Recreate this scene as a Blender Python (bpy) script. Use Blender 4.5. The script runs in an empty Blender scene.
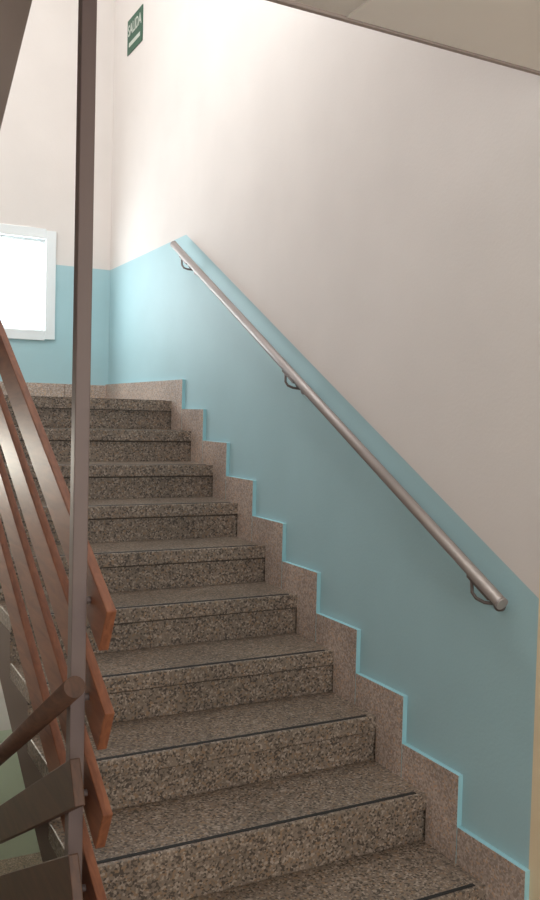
import bpy, bmesh
from math import *
from mathutils import Vector, Matrix
sc=bpy.context.scene
H=0.17; T=0.3103; S=H/T
YB=4.105; XL=-2.62; YR=-3.6; ZT=5.6; ZL=9*H; ZF=-H; YN=9*T; ZLOW=-H-9*H
XS=-1.24      # left end of flight
XD=-1.357     # right end of the neighbouring flights
XW=-.002
# ---------------------------------------------------------------- materials
def new_mat(name):
    m=bpy.data.materials.new(name); m.use_nodes=True
    return m, m.node_tree.nodes, m.node_tree.links, m.node_tree.nodes['Principled BSDF']
def paint(name,col,rough=.6,var=.05,bump=.02,scale=2.5):
    m,n,l,b=new_mat(name)
    tc=n.new('ShaderNodeTexCoord')
    nz=n.new('ShaderNodeTexNoise'); nz.inputs['Scale'].default_value=scale; nz.inputs['Detail'].default_value=5
    l.new(tc.outputs['Object'],nz.inputs['Vector'])
    r=n.new('ShaderNodeValToRGB')
    r.color_ramp.elements[0].position=.3; r.color_ramp.elements[1].position=.7
    r.color_ramp.elements[0].color=(*[c*(1-var) for c in col],1)
    r.color_ramp.elements[1].color=(*[min(1,c*(1+var)) for c in col],1)
    l.new(nz.outputs['Fac'],r.inputs['Fac']); l.new(r.outputs['Color'],b.inputs['Base Color'])
    b.inputs['Roughness'].default_value=rough
    n2=n.new('ShaderNodeTexNoise'); n2.inputs['Scale'].default_value=90; n2.inputs['Detail'].default_value=3
    l.new(tc.outputs['Object'],n2.inputs['Vector'])
    bp=n.new('ShaderNodeBump'); bp.inputs['Strength'].default_value=bump*5; bp.inputs['Distance'].default_value=.004
    l.new(n2.outputs['Fac'],bp.inputs['Height']); l.new(bp.outputs['Normal'],b.inputs['Normal'])
    return m
def terrazzo(name,base,lo,hi,rough=.35,scale=95):
    m,n,l,b=new_mat(name)
    tc=n.new('ShaderNodeTexCoord')
    v=n.new('ShaderNodeTexVoronoi'); v.inputs['Scale'].default_value=scale
    l.new(tc.outputs['Object'],v.inputs['Vector'])
    sep=n.new('ShaderNodeSeparateColor'); l.new(v.outputs['Color'],sep.inputs['Color'])
    r=n.new('ShaderNodeValToRGB'); cr=r.color_ramp; cr.interpolation='CONSTANT'
    cr.elements[0].position=0; cr.elements[0].color=(*lo,1)
    cr.elements[1].position=.2; cr.elements[1].color=(*base,1)
    e=cr.elements.new(.55); e.color=(*[c*.78 for c in base],1)
    e=cr.elements.new(.74); e.color=(*hi,1)
    e=cr.elements.new(.88); e.color=(base[0]*1.15,base[1]*.98,base[2]*.8,1)
    l.new(sep.outputs[0],r.inputs['Fac'])
    nz=n.new('ShaderNodeTexNoise'); nz.inputs['Scale'].default_value=3.5; nz.inputs['Detail'].default_value=4
    l.new(tc.outputs['Object'],nz.inputs['Vector'])
    mp=n.new('ShaderNodeMapRange'); mp.inputs[1].default_value=.3; mp.inputs[2].default_value=.7; mp.inputs[3].default_value=.82; mp.inputs[4].default_value=1.12
    l.new(nz.outputs['Fac'],mp.inputs[0])
    mm=n.new('ShaderNodeVectorMath'); mm.operation='SCALE'
    l.new(r.outputs['Color'],mm.inputs[0]); l.new(mp.outputs[0],mm.inputs['Scale'])
    l.new(mm.outputs[0],b.inputs['Base Color']); b.inputs['Roughness'].default_value=rough
    return m
def wood(name,c1,c2,rough=.35):
    m,n,l,b=new_mat(name)
    tc=n.new('ShaderNodeTexCoord'); mpg=n.new('ShaderNodeMapping'); mpg.inputs['Scale'].default_value=(30,2.0,14)
    l.new(tc.outputs['Object'],mpg.inputs['Vector'])
    nz=n.new('ShaderNodeTexNoise'); nz.inputs['Scale'].default_value=2.2; nz.inputs['Detail'].default_value=6; nz.inputs['Distortion'].default_value=.6
    l.new(mpg.outputs[0],nz.inputs['Vector'])
    r=n.new('ShaderNodeValToRGB'); r.color_ramp.elements[0].position=.3; r.color_ramp.elements[1].position=.7
    r.color_ramp.elements[0].color=(*c1,1); r.color_ramp.elements[1].color=(*c2,1)
    l.new(nz.outputs['Fac'],r.inputs['Fac']); l.new(r.outputs['Color'],b.inputs['Base Color'])
    b.inputs['Roughness'].default_value=rough
    return m
def metal(name,col,rough=.35,met=1.0):
    m,n,l,b=new_mat(name)
    tc=n.new('ShaderNodeTexCoord'); nz=n.new('ShaderNodeTexNoise'); nz.inputs['Scale'].default_value=40
    l.new(tc.outputs['Object'],nz.inputs['Vector'])
    mp=n.new('ShaderNodeMapRange'); mp.inputs[3].default_value=rough*.8; mp.inputs[4].default_value=rough*1.2
    l.new(nz.outputs['Fac'],mp.inputs[0]); l.new(mp.outputs[0],b.inputs['Roughness'])
    b.inputs['Base Color'].default_value=(*col,1); b.inputs['Metallic'].default_value=met
    return m
WHITE=paint('wall_white_paint',(.71,.662,.628),.75,.03,.03)
BLUE=paint('dado_blue_paint',(.375,.565,.605),.6,.03,.03)
LOWP=paint('lower_hall_paint',(.56,.62,.48),.6,.03,.03)
EDGE=paint('skirting_edge_paint',(.33,.59,.64),.55,.03,.01)
CREAM=paint('cream_paint',(.80,.66,.44),.6,.04,.02)
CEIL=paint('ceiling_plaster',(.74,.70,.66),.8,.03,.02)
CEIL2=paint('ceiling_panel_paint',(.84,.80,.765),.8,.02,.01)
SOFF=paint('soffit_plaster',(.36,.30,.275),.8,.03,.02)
SIDE=paint('stringer_brown_paint',(.12,.075,.055),.6,.05,.01)
TERR=terrazzo('terrazzo_tread',(.235,.185,.145),(.085,.066,.052),(.37,.305,.25),.45,150)
TERS=terrazzo('terrazzo_skirting',(.46,.37,.315),(.32,.25,.21),(.56,.47,.41),.5,150)
JOINT=paint('joint_dark',(.05,.04,.035),.8,.1,.0)
BLACK=paint('antislip_black',(.016,.015,.015),.7,.1,.1)
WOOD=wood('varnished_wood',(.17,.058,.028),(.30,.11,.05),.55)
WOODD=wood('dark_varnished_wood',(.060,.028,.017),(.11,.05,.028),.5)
POST=paint('post_brown_enamel',(.17,.125,.115),.5,.05,.01)
STEEL=metal('rail_steel',(.40,.36,.345),.5,.6)
DARKM=metal('bracket_steel',(.20,.17,.16),.45,.8)
PVC=paint('window_frame_white',(.80,.84,.85),.4,.02,.0)
GREEN=paint('sign_green',(.02,.09,.05),.5,.03,.0)
SWHITE=paint('sign_white',(.50,.54,.48),.5,.02,.0)
# ---------------------------------------------------------------- mesh helpers
def obj(name,bm,mats,parent=None,bevel=0):
    me=bpy.data.meshes.new(name); bmesh.ops.recalc_face_normals(bm,faces=bm.faces[:]) 
    bm.to_mesh(me); bm.free()
    o=bpy.data.objects.new(name,me); sc.collection.objects.link(o)
    for m in mats: me.materials.append(m)
    if parent: o.parent=parent
    if bevel:
        b=o.modifiers.new('bevel','BEVEL'); b.width=bevel; b.segments=2; b.limit_method='ANGLE'
    return o
def empty(name):
    o=bpy.data.objects.new(name,None); sc.collection.objects.link(o); return o
def box(bm,x0,x1,y0,y1,z0,z1,mi=0):
    vs=[bm.verts.new((x,y,z)) for x in (x0,x1) for y in (y0,y1) for z in (z0,z1)]
    for f in ((0,1,3,2),(4,6,7,5),(0,4,5,1),(2,3,7,6),(0,2,6,4),(1,5,7,3)):
        fc=bm.faces.new([vs[i] for i in f]); fc.material_index=mi
def prism_yz(bm,pts,x0,x1,mi=0,rim=None):
    a=[bm.verts.new((x0,y,z)) for y,z in pts]; b=[bm.verts.new((x1,y,z)) for y,z in pts]
    f=bm.faces.new(a); f.material_index=mi
    f=bm.faces.new(b[::-1]); f.material_index=mi
    n=len(pts)
    for i in range(n):
        f=bm.faces.new([a[i],b[i],b[(i+1)%n],a[(i+1)%n]]); f.material_index=mi if rim is None else rim
def tube(bm,pts,r,seg=14,mi=0,caps=True):
    rings=[]; n=len(pts); P=[Vector(p) for p in pts]; up=Vector((0,0,1)); prev=None
    for i in range(n):
        d=(P[min(i+1,n-1)]-P[max(i-1,0)]).normalized()
        if prev is None:
            s=d.cross(up); s=s.normalized() if s.length>1e-3 else Vector((1,0,0))
        else:
            s=(prev-d*prev.dot(d)).normalized()
        prev=s; t=d.cross(s)
        rings.append([bm.verts.new(P[i]+s*(r*cos(a))+t*(r*sin(a))) for a in [2*pi*k/seg for k in range(seg)]])
    for i in range(n-1):
        for k in range(seg):
            f=bm.faces.new([rings[i][k],rings[i][(k+1)%seg],rings[i+1][(k+1)%seg],rings[i+1][k]]); f.material_index=mi; f.smooth=True
    if caps:
        for rg in (rings[0],rings[-1]):
            f=bm.faces.new(rg); f.material_index=mi
def quadwall(name,pl,fixed,us,vs,holes,matf,mats):
    """flat wall split on a grid; holes = (u0,u1,v0,v1)"""
    bm=bmesh.new()
    for i in range(len(us)-1):
        for j in range(len(vs)-1):
            u0,u1,v0,v1=us[i],us[i+1],vs[j],vs[j+1]; cu,cv=(u0+u1)/2,(v0+v1)/2
            if any(h[0]<cu<h[1] and h[2]<cv<h[3] for h in holes): continue
            q=[(u0,v0),(u1,v0),(u1,v1),(u0,v1)]
            if pl=='y': p=[(u,fixed,v) for u,v in q]
            elif pl=='z': p=[(u,v,fixed) for u,v in q]
            else: p=[(fixed,u,v) for u,v in q]
            f=bm.faces.new([bm.verts.new(c) for c in p]); f.material_index=matf(cu,cv)
    bmesh.ops.remove_doubles(bm,verts=bm.verts[:],dist=1e-5)
    return obj(name,bm,mats)
# ---------------------------------------------------------------- room shell
ZDB=2.474; W1=(-1.5,-.405,1.95,2.70)
quadwall('wall_back','y',YB,[XL,W1[0],W1[1],0],[ZLOW,-.78,1.40,W1[2],ZDB,W1[3],ZT],[W1],
   lambda u,v:1 if (1.40<v<ZDB) else (2 if v<-.78 else 0),[WHITE,BLUE,LOWP])
W2=(.2,2.6,3.3,4.9)  # unseen opening, added to light the right wall evenly
quadwall('wall_left','x',XL,[YR,W2[0],W2[1],YB],[ZLOW,-.78,.8,W2[2],W2[3],ZT],[W2],
   lambda u,v:1 if v<-.78 else 0,[WHITE,LOWP])
W3=(-2.3,-.3,.7,2.2)  # opening behind the camera, added for fill light
quadwall('wall_rear','y',YR,[XL,W3[0],W3[1],0],[ZLOW,ZF,W3[2],W3[3],ZT],[W3],lambda u,v:0,[WHITE])
W4=(-2.0,-.75,.3,3.0)  # unseen roof opening, added for overhead fill
quadwall('ceiling','z',ZT,[XL,W4[0],W4[1],0],[YR,W4[2],W4[3],YB],[W4],lambda u,v:0,[WHITE])
# right wall : blue dado that climbs with the stair, white above, cream at the lower landing
bm=bmesh.new()
def poly(pts,mi):
    f=bm.faces.new([bm.verts.new((0,y,z)) for y,z in pts]); f.material_index=mi
yk=2.665; zk=1.0237+S*yk; YC=-.157; zc=1.0237+S*YC
poly([(YC,ZLOW),(YB,ZLOW),(YB,ZDB),(yk,zk),(YC,zc)],1)
poly([(YC,zc),(yk,zk),(YB,ZDB),(YB,ZT),(YC,ZT)],0)
poly([(YR,ZLOW),(YC,ZLOW),(YC,ZT),(YR,ZT)],2)
bmesh.ops.remove_doubles(bm,verts=bm.verts[:],dist=1e-5)
obj('wall_right',bm,[WHITE,BLUE,CREAM])
bm=bmesh.new(); box(bm,XL,0,YR,YB,ZLOW-.1,ZLOW); obj('floor_lower',bm,[TERR])
bm=bmesh.new(); box(bm,XL,0,YR,-.002,ZF-.2,ZF); obj('floor',bm,[TERR])
# landing above the viewer
ZC=2.432; YC2=-.205
bm=bmesh.new(); box(bm,XL,0,YR,YC2,ZC,3.06); box(bm,XL,XD,YC2,YN-8*T,2.93,3.06)
obj('ceiling_landing_slab',bm,[CEIL])
bm=bmesh.new(); box(bm,-.757,-.001,YR,YC2-.004,ZC-.005,ZC); obj('ceiling_panel',bm,[CEIL2])
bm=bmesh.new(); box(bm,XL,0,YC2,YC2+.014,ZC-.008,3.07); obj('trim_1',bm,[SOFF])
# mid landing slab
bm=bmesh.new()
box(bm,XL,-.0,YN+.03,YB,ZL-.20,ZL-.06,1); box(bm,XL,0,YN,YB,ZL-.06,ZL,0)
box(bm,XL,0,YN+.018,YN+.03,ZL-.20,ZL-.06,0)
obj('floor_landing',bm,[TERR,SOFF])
# ---------------------------------------------------------------- stairs
def flight(name,x0,x1,n,y0,z0,sg,soff=.20):
    """n risers; first riser at y0 rising from z0-H ; sg=+1 climbs towards +y"""
    root=empty(name); Y=lambda v:y0+sg*v; b=.018; tk=.058
    bm=bmesh.new()
    pts=[(Y(b),z0-H)]
    for k in range(n):
        pts.append((Y(k*T+b),z0+k*H-tk)); pts.append((Y((k+1)*T+b),z0+k*H-tk))
    pts[-1]=(Y(n*T),z0+(n-1)*H-tk)
    pts.append((Y(n*T),z0+(n-1)*H-tk-soff)); pts.append((Y(b+.02),z0-H-soff+.03))
    prism_yz(bm,pts,x0,x1,0,None)
    bmesh.ops.recalc_face_normals(bm,faces=bm.faces[:])
    for f in bm.faces:
        if abs(f.normal.x)>.9: f.material_index=2
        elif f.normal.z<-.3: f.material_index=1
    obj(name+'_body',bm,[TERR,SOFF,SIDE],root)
    bm=bmesh.new(); bs=bmesh.new(); bj=bmesh.new()
    for k in range(n+1):
        z=z0+k*H
        if k<n:
            ya,yb=sorted((Y(k*T),Y((k+1)*T+.016 if k<n-1 else (k+1)*T)))
            box(bm,x0,x1,ya,yb,z-tk,z)
            ya,yb=sorted((Y(k*T+.013),Y(k*T+.027)))
            box(bs,x0+.06,x1-.05,ya,yb,z-.002,z+.0018)
        ya,yb=sorted((Y(k*T+b-.003),Y(k*T+b+.004)))
        box(bj,x0,x1-.001,ya,yb,z-tk-.006,z-tk+.0005)
    obj(name+'_treads',bm,[TERR],root,.004)
    obj(name+'_antislip_strips',bs,[BLACK],root)
    obj(name+'_joints',bj,[JOINT],root)
    return root
flight('staircase',XS,XW,9,0,0,1)
bm=bmesh.new(); box(bm,XS+.06,-.05,YN+.013,YN+.027,ZL-.002,ZL+.0018); o=obj('landing_antislip_strip',bm,[BLACK]); o.parent=bpy.data.objects['floor_landing']
flight('staircase.001',XL+.002,XD,9,9*T,ZLOW+H,-1)
flight('staircase.002',XL+.002,XD,8,YN,ZL+H,-1,.13)
# ---------------------------------------------------------------- stepped skirting
bm=bmesh.new(); dY=-.164; dZ=.123; th=.019
for k in range(0,10):
    ya=k*T+dY+.0015; yb=(k+1)*T+dY-.0015 ; zt=k*H+dZ
    if k==9: yb=YB
    lo=ZF if k==0 else (k-1)*H
    pts=[(ya,lo),(ya,zt),(yb,zt),(yb,k*H),(k*T,k*H),(k*T,lo)]
    prism_yz(bm,pts,-th,0,0,1)
obj('baseboard_right',bm,[TERS,EDGE])
bm=bmesh.new(); x=-th
while x>XL+.02:
    x2=max(x-.30,XL); box(bm,x2+.0015,x-.0015,YB-.02,YB,ZL,ZL+.115); x=x2
obj('baseboard_back',bm,[TERS,EDGE],None,.002)
# ---------------------------------------------------------------- wall handrail
root=empty('wall_handrail')
bm=bmesh.new(); rl=lambda y:.955+S*y
ye0,ye1=-.075,2.675
tube(bm,[(-.07,ye0,rl(ye0)),(-.07,(ye0+ye1)/2,rl((ye0+ye1)/2)),(-.07,ye1,rl(ye1))],.0195,24)
for y in (ye0,ye1):
    s=-1 if y==ye0 else 1
    tube(bm,[(-.07,y,rl(y)),(-.07,y+s*.006,rl(y+s*.006))],.0205,24)
obj('rail_tube',bm,[STEEL],root)
bm=bmesh.new()
for y in (2.52,1.28,.03):
    z=rl(y)
    tube(bm,[(-.07,y+.03,z-.005),(-.072,y+.022,z-.05),(-.066,y+.01,z-.066),(-.052,y-.012,z-.076),(-.02,y-.03,z-.080),(-.001,y-.03,z-.080)],.0055,10)
    tube(bm,[(-.07,y-.05,z-.04),(-.05,y-.045,z-.07),(-.02,y-.03,z-.08)],.0055,8)
    tube(bm,[(-.012,y-.03,z-.080),(-.001,y-.03,z-.080)],.024,20)
    prism_yz(bm,[(y-.06,rl(y-.06)-.026),(y+.04,rl(y+.04)-.026),(y+.04,rl(y+.04)-.014),(y-.06,rl(y-.06)-.014)],-.082,-.058)
obj('brackets',bm,[DARKM],root)
# ---------------------------------------------------------------- balustrade of the flight
def board(bm,xc,thk,ya,yb,zf,hv,slope,mi=0):
    c=cos(atan(abs(slope))); w=hv*c
    nrm=Vector((0,slope*c,-c))
    a=Vector((0,ya,zf(ya))); b=Vector((0,yb,zf(yb)))
    ps=[a,b,b+nrm*w,a+nrm*w]
    prism_yz(bm,[(p.y,p.z) for p in ps],xc-thk/2,xc+thk/2,mi)
PX=-1.303; PY=.12
root=empty('stair_balustrade')
bm=bmesh.new()
box(bm,PX-.019,PX+.019,PY-.019,PY+.019,ZF,4.25)
obj('post',bm,[POST],root,.003)
bm=bmesh.new()
for hh in (.985,.735,.485,.235):
    board(bm,-1.257,.026,-.02,2.74,lambda y,hh=hh:hh+S*y,.145,S)
obj('boards_up',bm,[WOOD],root,.003)
bm=bmesh.new()
for z0 in (.62,.385,.15,-.085):
    board(bm,-1.336,.026,.0,2.70,lambda y,z0=z0:z0-S*y,.125,-S)
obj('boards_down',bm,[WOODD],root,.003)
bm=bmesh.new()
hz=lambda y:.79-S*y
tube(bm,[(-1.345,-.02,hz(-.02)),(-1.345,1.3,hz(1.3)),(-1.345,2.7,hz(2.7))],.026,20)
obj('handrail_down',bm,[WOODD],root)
bm=bmesh.new()
for hh in (.91,.66,.41,.16):
    z=hh+S*PY; tube(bm,[(PX+.015,PY,z),(-1.262,PY,z)],.009,10)
obj('spacers',bm,[POST],root)
bm=bmesh.new()
box(bm,PX-.019,PX+.019,YN-.06,YN-.022,ZLOW,2.60)
obj('post_far',bm,[POST],root,.002)
bm=bmesh.new()
for hh in (.985,.735,.485,.235):
    board(bm,-1.336,.026,.30,2.72,lambda y,hh=hh:ZL+H+hh+S*(YN-y),.15,-S)
obj('boards_upper_flight',bm,[WOOD],root,.003)
bm=bmesh.new()
for z in (3.2,3.45,3.7,3.95): box(bm,PX-.02,-.003,YC2-.03,YC2-.004,z,z+.13)
obj('boards_upper_landing',bm,[WOOD],root,.003)
# ---------------------------------------------------------------- windows
def window(name,pl,fixed,u0,u1,v0,v1,out,mull=True):
    bm=bmesh.new(); fw=.06
    def bx(a,b,c,d,p,q):
        p,q=sorted((p,q))
        if pl=='y': box(bm,a,b,p,q,c,d)
        elif pl=='z': box(bm,a,b,c,d,p,q)
        else: box(bm,p,q,a,b,c,d)
    i=fixed-out*.02; o=fixed+out*.05
    bx(u0-.01,u0+fw,v0,v1,i,o); bx(u1-fw,u1+.01,v0,v1,i,o)
    bx(u0+fw,u1-fw,v0-.01,v0+fw,i,o); bx(u0+fw,u1-fw,v1-fw,v1+.01,i,o)
    # inner sash bead
    bw=fw+.022; i2=fixed+out*.012
    bx(u0+fw,u0+bw,v0+fw,v1-fw,i2,o); bx(u1-bw,u1-fw,v0+fw,v1-fw,i2,o)
    bx(u0+bw,u1-bw,v0+fw,v0+bw,i2,o); bx(u0+bw,u1-bw,v1-bw,v1-fw,i2,o)
    if mull: bx((u0+u1)/2-.03,(u0+u1)/2+.03,v0+fw,v1-fw,fixed,o)
    obj(name,bm,[PVC],None,.003)
window('window_1','y',YB,*W1,1)
window('fill_opening_left','x',XL,*W2,-1)  # frame of the added left opening
window('fill_opening_rear','y',YR,*W3,-1)  # frame of the added rear opening
window('fill_opening_top','z',ZT,*W4,1)  # frame of the added roof opening
def area(name,loc,rot,sx,sy,e,col):
    l=bpy.data.lights.new(name,'AREA'); l.shape='RECTANGLE'; l.size=sx; l.size_y=sy; l.energy=e; l.color=col
    o=bpy.data.objects.new(name,l); sc.collection.objects.link(o); o.location=loc; o.rotation_euler=rot
    return o
area('daylight_1',((W1[0]+W1[1])/2,YB+.12,(W1[2]+W1[3])/2),(radians(-90),0,0),1.1,.78,34,(.90,.97,1))
area('fill_light_left',(XL-.12,(W2[0]+W2[1])/2,(W2[2]+W2[3])/2),(0,radians(-90),0),1.6,2.4,72,(1,.97,.94))  # added fill from the left, evens out the right wall
area('fill_light_rear',((W3[0]+W3[1])/2,YR-.12,(W3[2]+W3[3])/2),(radians(90),0,0),2.0,1.5,50,(1,.95,.90))  # added fill from behind the camera
area('fill_light_top',((W4[0]+W4[1])/2,(W4[2]+W4[3])/2,ZT+.12),(0,0,0),1.25,2.7,62,(1,.975,.94))  # added overhead fill, brightens the treads
# unseen lamp added under the mid landing to brighten the lower back wall
root=empty('lower_fill_lamp'); bm=bmesh.new()
tube(bm,[(-1.6,3.4,ZL-.205),(-1.6,3.4,ZL-.25)],.13,28); obj('fill_lamp_base',bm,[PVC],root,.006)
l=bpy.data.lights.new('fill_lamp_bulb','POINT'); l.energy=60; l.shadow_soft_size=.1; l.color=(1,.97,.85)
o=bpy.data.objects.new('fill_lamp_bulb',l); sc.collection.objects.link(o); o.location=(-1.6,3.4,ZL-.37); o.parent=root
# ---------------------------------------------------------------- exit sign
root=empty('exit_sign')
bm=bmesh.new(); box(bm,-.006,-.0005,3.49,3.79,3.88,4.11); obj('sign_plate',bm,[GREEN],root)
def text(s,size,y,z,sx=1):
    c=bpy.data.curves.new('t','FONT'); c.body=s; c.size=size; c.align_x='CENTER'; c.align_y='CENTER'; c.extrude=.0008; c.offset=.0012
    o=bpy.data.objects.new('sign_text',c); sc.collection.objects.link(o)
    o.location=(-.0075,y,z); o.rotation_euler=(radians(90),0,radians(-90)); o.scale=(sx,1,1)
    c.materials.append(SWHITE); o.parent=root
text('SALIDA',.105,3.64,4.03,.78)
bm=bmesh.new()
box(bm,-.0075,-.006,3.53,3.75,3.923,3.950); 
obj('sign_bar',bm,[SWHITE],root)
# ---------------------------------------------------------------- world, camera
w=bpy.data.worlds.new('sky'); sc.world=w; w.use_nodes=True
bg=w.node_tree.nodes['Background']; bg.inputs[0].default_value=(.85,.95,1,1); bg.inputs[1].default_value=2.5
cd=bpy.data.cameras.new('camera'); co=bpy.data.objects.new('camera',cd); sc.collection.objects.link(co)
cd.sensor_fit='VERTICAL'; cd.sensor_height=36; cd.sensor_width=21.6; cd.lens=872.77/900*36; cd.clip_start=.02
M=Matrix.Rotation(-.4851,4,'Z')@Matrix.Rotation(pi/2-.0389,4,'X')@Matrix.Rotation(.0255,4,'Z')
co.matrix_world=Matrix.Translation((-1.9036,-2.044,1.4557))@M
sc.camera=co
sc.view_settings.view_transform='Standard'
